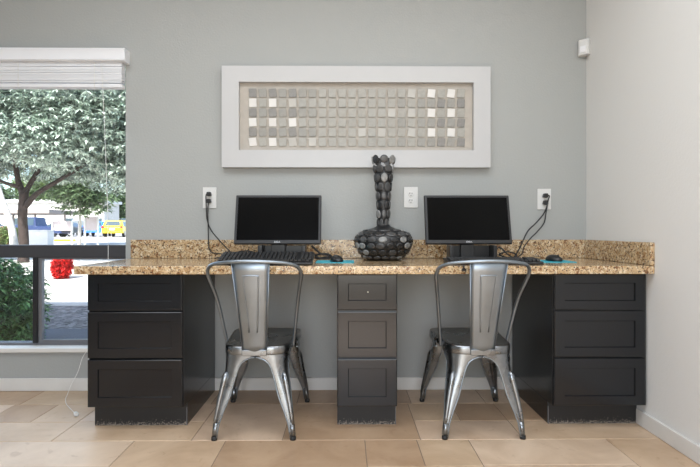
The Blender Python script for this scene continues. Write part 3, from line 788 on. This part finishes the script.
# main tree
tx, ty = -9.15, 11.3
T = thing('shade_tree', 'large leafy tree with dark brown forked trunk filling the window', 'tree', (tx, ty, gz(ty)))
bm = BM()
tube(bm, spline([(0, 0, -.1), (.02, 0, .6), (-.02, 0, 1.3), (.03, 0, 2.05)], 4), [.15] * 2 + [.125] * 5 + [.12] * 6, 12)
obj('trunk', bm, M['bark'], T)
for pts, r0 in (([(.0, 0, 1.95), (-.22, .1, 2.4), (-.30, .1, 3.2), (-.1, 0, 4.2)], .095), ([(.02, 0, 1.55), (.45, -.1, 1.95), (1.1, -.1, 2.35), (1.9, 0, 2.9), (2.7, .1, 3.6)], .085),
                ([(.03, 0, 1.95), (.35, .2, 2.7), (.9, .4, 3.6), (1.3, .5, 4.5)], .075), ([(-.1, 0, 2.15), (-.8, .2, 2.35), (-1.7, .3, 2.9), (-2.3, .2, 3.6)], .06)):
    bm = BM(); s = spline(pts, 4); tube(bm, s, [r0 * (1 - .7 * i / len(s)) for i in range(len(s))], 8); obj('branch', bm, M['bark'], T)
bl = [(.2, 0, 4.6, 2.4, 2.0, 1.5), (2.6, -.4, 4.4, 2.0, 1.8, 1.5), (-2.2, 0, 4.5, 2.0, 1.8, 1.5), (1.5, -1.0, 3.3, 1.6, 1.1, .8), (3.5, -.2, 3.0, 1.3, 1.2, .9), (-1.6, -.8, 3.3, 1.4, 1.0, .9), (4.3, .6, 5.0, 1.3, 1.6, 1.3),
      (.6, -.2, 6.2, 2.8, 2.0, 1.1), (.2, -1.2, 3.7, 1.2, .9, .9), (3.3, 0, 2.45, .9, .9, .45), (1.0, .4, 2.7, .8, .8, .4), (2.4, .5, 2.8, 1.5, 1, .5), (-1.8, .3, 2.85, 1.4, 1, .5), (4.6, 0, 3.4, 1.0, 1.2, 1.2), (-.4, 1.2, 3.1, 2.6, .8, .7), (2.6, 1.6, 2.5, 1.8, .8, .5)]
leaves_mesh('foliage', M['leaf'], T, bl, 26000, .155, 7, droop=.6, cluster=7, shellness=.45)

def tree(name, label, x, y, h, r, m, n, seed, bark, group=None, tr=.12, size=.35, cb=.38):
    T = thing(name, label, 'tree', (x, y, gz(y)), group=group)
    bm = BM(); tube(bm, spline([(0, 0, -.1), (.05, 0, h * .3), (-.05, 0, h * .65)], 4), [tr * (1 - .06 * i) for i in range(9)], 8); obj('trunk', bm, bark, T)
    rr = random.Random(seed)
    bl = [(rr.uniform(-.5, .5) * r, rr.uniform(-.5, .5) * r, h * rr.uniform(cb + .15, .85), r * .6, r * .6, h * .2) for _ in range(6)]
    leaves_mesh('foliage', m, T, bl, n, size, seed, cluster=6)
    return T
def PX(px, y): return XD(px) * (y - CAM_Y)
tree('pale_trunk_tree', 'slim pale-trunked tree behind the sign posts', PX(79, 24), 24, 5.4, 2.1, M['leaf4'], 900, 31, M['pbark'], tr=.10, size=.3, cb=.30)
T = thing('leaning_tree', 'white leaning bare trunk left of the dark tree trunk', 'tree', (PX(15, 16), 16, gz(16)))
bm = BM(); tube(bm, spline([(0, 0, -.1), (-.08, 0, .7), (-.22, 0, 1.3), (-.6, 0, 2.4), (-.9, .1, 3.6)], 4), [.15 - .005 * i for i in range(17)], 10); obj('trunk', bm, M['pbark'], T)
leaves_mesh('foliage', M['leaf4'], T, [(-1.4, 0, 4.6, 1.8, 1.4, 1.2)], 500, .3, 33)
BGT = [(-10, 92, 11, 5.2), (30, 104, 12, 6), (64, 84, 10, 4.2), (84, 122, 12, 5.5), (108, 90, 9.5, 4.5), (132, 106, 11, 5.5), (146, 72, 8, 5)]
LB = ['far round green tree at the left window edge', 'far green tree directly behind the dark trunk', 'far green tree above the navy truck', 'far green tree behind the sign posts',
      'far green tree above the blue hatchback', 'far light green tree above the yellow car', 'far green tree hidden by the wall right of window']
for i, (px, y, h, r) in enumerate(BGT[:6]):
    tree('background_tree', LB[i], PX(px, y), y, h, r, M['leaf2'] if i % 2 else M['leaf4'], 2600, 50 + i, M['bark'], group='far trees beyond the car park', tr=.2, size=.75, cb=.12)

def shrub(name, label, x, y, blobs, m, n, size, seed, flower=None, fn=0, z0=None):
    T = thing(name, label, 'shrub', (x, y, gz(y) if z0 is None else z0))
    bm = BM()
    for k in range(5):
        a = k * 1.26; tube(bm, [(0, 0, -.03), (.1 * math.cos(a), .1 * math.sin(a), blobs[0][2] * .6), (blobs[0][3] * .5 * math.cos(a), blobs[0][4] * .5 * math.sin(a), blobs[0][2])], [.02, .012, .006], 6)
    obj('stems', bm, M['bark'], T)
    if m: leaves_mesh('foliage', m, T, blobs, n, size, seed)
    if flower: leaves_mesh('flowers', flower, T, blobs, fn, size * .7, seed + 1, shellness=.2)
    return T
# hedge right outside the lower left pane
hx = -3.24
shrub('hedge', 'dense green hedge close behind the lower left pane', hx, 1.15, [(0, 0, .40, .75, .40, .44), (-.7, .1, .4, .5, .4, .44), (.35, .05, .35, .42, .40, .42), (.3, 0, .1, .45, .4, .25), (-.1, -.25, .25, .6, .2, .35), (-.1,-.2,.65,.6,.25,.2)], M['leaf3'], 10000, .062, 61)
shrub('red_flower_bush', 'bright red flowering bush on the pavement seen below the window rail', PX(62, 7.0), 7.0, [(0, 0, .26, .18, .18, .27)], M['red'], 1300, .07, 63, z0=-.05)
shrub('flower_bush', 'green bush with pink flowers beside the pale leaning trunk', PX(7, 21), 21, [(0, 0, .55, .75, .6, .50)], M['leaf2'], 1500, .14, 65, flower=M['pink'], fn=250)

# signs: white posts with a pinkish panel
def sign(label, pxa, pxb, y, zt, zb, pz):
    xa, xb = PX(pxa, y), PX(pxb, y); t = thing('parking_sign', label, 'sign', ((xa + xb) / 2, y, gz(y)), group='pinkish panels on white posts by the car park'); hw = (xb - xa) / 2; z0 = gz(y)
    for s in (-1, 1): bxo('post', (s * hw - .04, s * hw + .04, -.04, .04, -.05, pz - z0), M['post'], t)
    bxo('panel', (-hw + .042, hw - .042, -.02, .02, zb - z0, zt - z0), M['sign'], t, bevel=.01)
    bxo('cross_bar', (-hw + .042, hw - .042, -.015, .015, zb - z0 - .42, zb - z0 - .36), M['post'], t)
Z = lambda py, y: CAM_Z + (HY - py) * (y - CAM_Y) / F_PX
sign('pinkish panel on two white posts, left one, beside the white box', 52.5, 72, 24, Z(221, 24), Z(230.5, 24), Z(221, 24))
sign('pinkish panel on two white posts, in front of the blue hatchback', 85, 98, 24, Z(217, 24), Z(230.5, 24), Z(216, 24))
ub = thing('utility_box', 'white utility box right of the dark tree trunk', 'utility box', (PX(41.5, 20), 20, gz(20)))
hw = (PX(51, 20) - PX(32, 20)) / 2
bxo('cabinet', (-hw, hw, -.25, .25, 0, Z(231, 20) - gz(20)), M['post'], ub, bevel=.02); bxo('lid', (-hw - .02, hw + .02, -.27, .27, Z(231, 20) - gz(20) + .001, Z(230, 20) - gz(20)), M['post'], ub)
kb_ = bxo('painted_kerb', (PX(47, 30), PX(75, 30), 29.9, 30.1, gz(30) - .1, gz(30) + .14), M['cyel']); tag(kb_, 'yellow painted kerb below the left pinkish panel', 'kerb')

# cars
def car(name, label, x, y, rz, paint, L=4.1, Wd=1.7, H=1.45, kind='hatch', z=None):
    t = thing(name, label, 'car', (x, y, gz(y) if z is None else z), rz)
    h2 = L / 2
    if kind == 'truck':
        prof = [(-h2, .35), (-h2, .95), (-.35 * L / 4.1, 1.0), (-.25, H), (.75, H), (1.25, 1.08), (h2 - .1, .98), (h2, .75), (h2, .35)]
        wins = [[(-.22, 1.05), (-.15, H - .1), (.70, H - .1), (1.08, 1.08)]]
    elif kind == 'sedan':
        prof = [(-h2, .35), (-h2, .85), (-h2 + .5, .95), (-h2 + 1.1, H - .03), (.1, H), (.55, H - .08), (1.2, .95), (h2 - .15, .8), (h2, .6), (h2, .35)]
        wins = [[(-h2 + .75, .95), (-h2 + 1.2, H - .12), (.1, H - .09), (.45, H - .15), (1.0, .95)]]
    else:
        prof = [(-h2, .35), (-h2, .90), (-h2 + .18, 1.0), (-h2 + .45, H - .04), (.0, H), (.55, H - .08), (1.2, .98), (h2 - .15, .82), (h2, .6), (h2, .35)]
        wins = [[(-h2 + .40, .98), (-h2 + .6, H - .14), (.0, H - .10), (.42, H - .17), (1.0, .97)]]
    bm = BM(); rings = []
    def ys(z, s): return s * (Wd / 2 - max(0, z - .9) * .30)
    for s in (-1, 1):
        rings.append([bm.verts.new((a, ys(b_, s), b_)) for a, b_ in prof])
    n = len(prof)
    for i in range(n): bm.faces.new((rings[0][i], rings[0][(i + 1) % n], rings[1][(i + 1) % n], rings[1][i]))
    bm.faces.new(rings[0]); bm.faces.new(rings[1][::-1]); obj('body', bm, paint, t, bevel=.06)
    for s in (-1, 1):
        for w_ in wins:
            bm = BM(); A = [bm.verts.new((a, ys(b_, s) + s * .012, b_)) for a, b_ in w_]; B = [bm.verts.new((a, ys(b_, s) - s * .02, b_)) for a, b_ in w_]
            bm.faces.new(A); bm.faces.new(B[::-1])
            for i in range(len(A)): bm.faces.new((A[i], A[(i + 1) % len(A)], B[(i + 1) % len(A)], B[i]))
            obj('side_window', bm, M['cglass'], t)
    if kind == 'hatch':
        a0, a1 = (-h2 + .20, 1.02), (-h2 + .42, H - .12)
        bm = BM(); A = [bm.verts.new(q) for q in ((a0[0] - .03, -.62, a0[1]), (a0[0] - .03, .62, a0[1]), (a1[0] - .03, .54, a1[1]), (a1[0] - .03, -.54, a1[1]))]
        B = [bm.verts.new((q.co.x + .06, q.co.y, q.co.z)) for q in A]; bm.faces.new(A); bm.faces.new(B[::-1])
        for i in range(4): bm.faces.new((A[i], A[(i + 1) % 4], B[(i + 1) % 4], B[i]))
        obj('rear_window', bm, M['cglass'], t)
    for sx in (-1, 1):
        for s in (-1, 1):
            bm = BM(); lathe(bm, [(.20, -.10), (.31, -.09), (.33, -.06), (.33, .06), (.31, .09), (.20, .10)], 18)
            wl_ = obj('wheel', bm, M['tyre'], t, loc=(sx * (h2 - .78), s * (Wd / 2 - .10), .33), rot=(R(90), 0, 0))
            bm = BM(); lathe(bm, [(.20, 0), (.19, .02), (.06, .01)], 14); obj('rim', bm, M['rim'], wl_, loc=(0, 0, -s * .098), rot=(0 if s < 0 else R(180), 0, 0))
    for s in (-1, 1):
        bxo('tail_light', (-h2 - .02, -h2 + .05, s * (Wd / 2 - .12) - .09, s * (Wd / 2 - .12) + .09, .78, .98), M['tail'], t)
        bxo('headlight', (h2 - .08, h2 + .01, s * (Wd / 2 - .22) - .14, s * (Wd / 2 - .22) + .14, .62, .74), M['plate'], t)
    bxo('licence_plate', (-h2 - .02, -h2 - .005, -.22, .22, .62, .76), M['plate'], t)
    bxo('bumper', (-h2 - .05, -h2 + .02, -Wd / 2 + .08, Wd / 2 - .08, .36, .52), paint, t, bevel=.02)
    return t
yc = 43
car('yellow_hatchback', 'bright yellow hatchback seen from behind, right of the blue cars', PX(118.5, yc), yc, R(100), M['cyel'], Wd=1.75, H=1.52)
car('blue_hatchback', 'bright blue hatchback parked left of the yellow car', PX(98.5, 45), 45, R(105), M['cblu'], L=4.2, z=.32)
car('dark_sedan', 'dark grey sedan behind the left pinkish panel', PX(62, 44), 44, R(178), M['cgry'], kind='sedan', H=1.35, z=.30)
car('blue_car', 'tall blue car partly hidden by the pale slim trunk', PX(83, 50), 50, R(105), M['cblu'], H=1.7, z=.35)
car('navy_truck', 'dark navy pickup truck behind the white utility box', PX(37, 40), 40, R(178), M['cnav'], L=5.2, H=1.75, kind='truck')
car('white_sedan', 'white sedan parked at the far left below the carport beam', PX(0, 44), 44, R(0), M['cwht'], L=4.8, kind='sedan', z=.30)

cp = thing('carport', 'long flat carport with tan roof edge over the parked cars', 'carport', (PX(30, 52), 52, .4))
x0, x1 = PX(-25, 52) - PX(30, 52), PX(60, 52) - PX(30, 52)
bxo('roof', (x0, x1, -2, 4, Z(213.5, 50) - .4, Z(209.5, 50) - .4), M['beam'], cp, bevel=.03)
for q in (x0 + .4, x0 + 3.2, (x0 + x1) / 2 + 1.0, x1 - .3): bxo('column', (q - .07, q + .07, 1.4, 1.6, -.2, Z(213.5, 50) - .4), M['beam'], cp)
hb = thing('low_building', 'long pale stucco building beyond the carport', 'building', (PX(35, 72), 72, .4))
x0, x1 = PX(-40, 72) - PX(35, 72), PX(104, 72) - PX(35, 72)
bxo('wall', (x0, x1, 0, 5, -.2, Z(203, 72) - .4), M['stucco'], hb); bxo('roof', (x0 - .3, x1 + .3, -.4, 5.4, Z(203, 72) - .399, Z(200, 72) - .4), M['post'], hb)
for k in range(6):
    q = x0 + 3 + k * 4.2; bxo('window', (q, q + 1.4, -.03, .01, 1.2, 2.3), M['cglass'], hb)
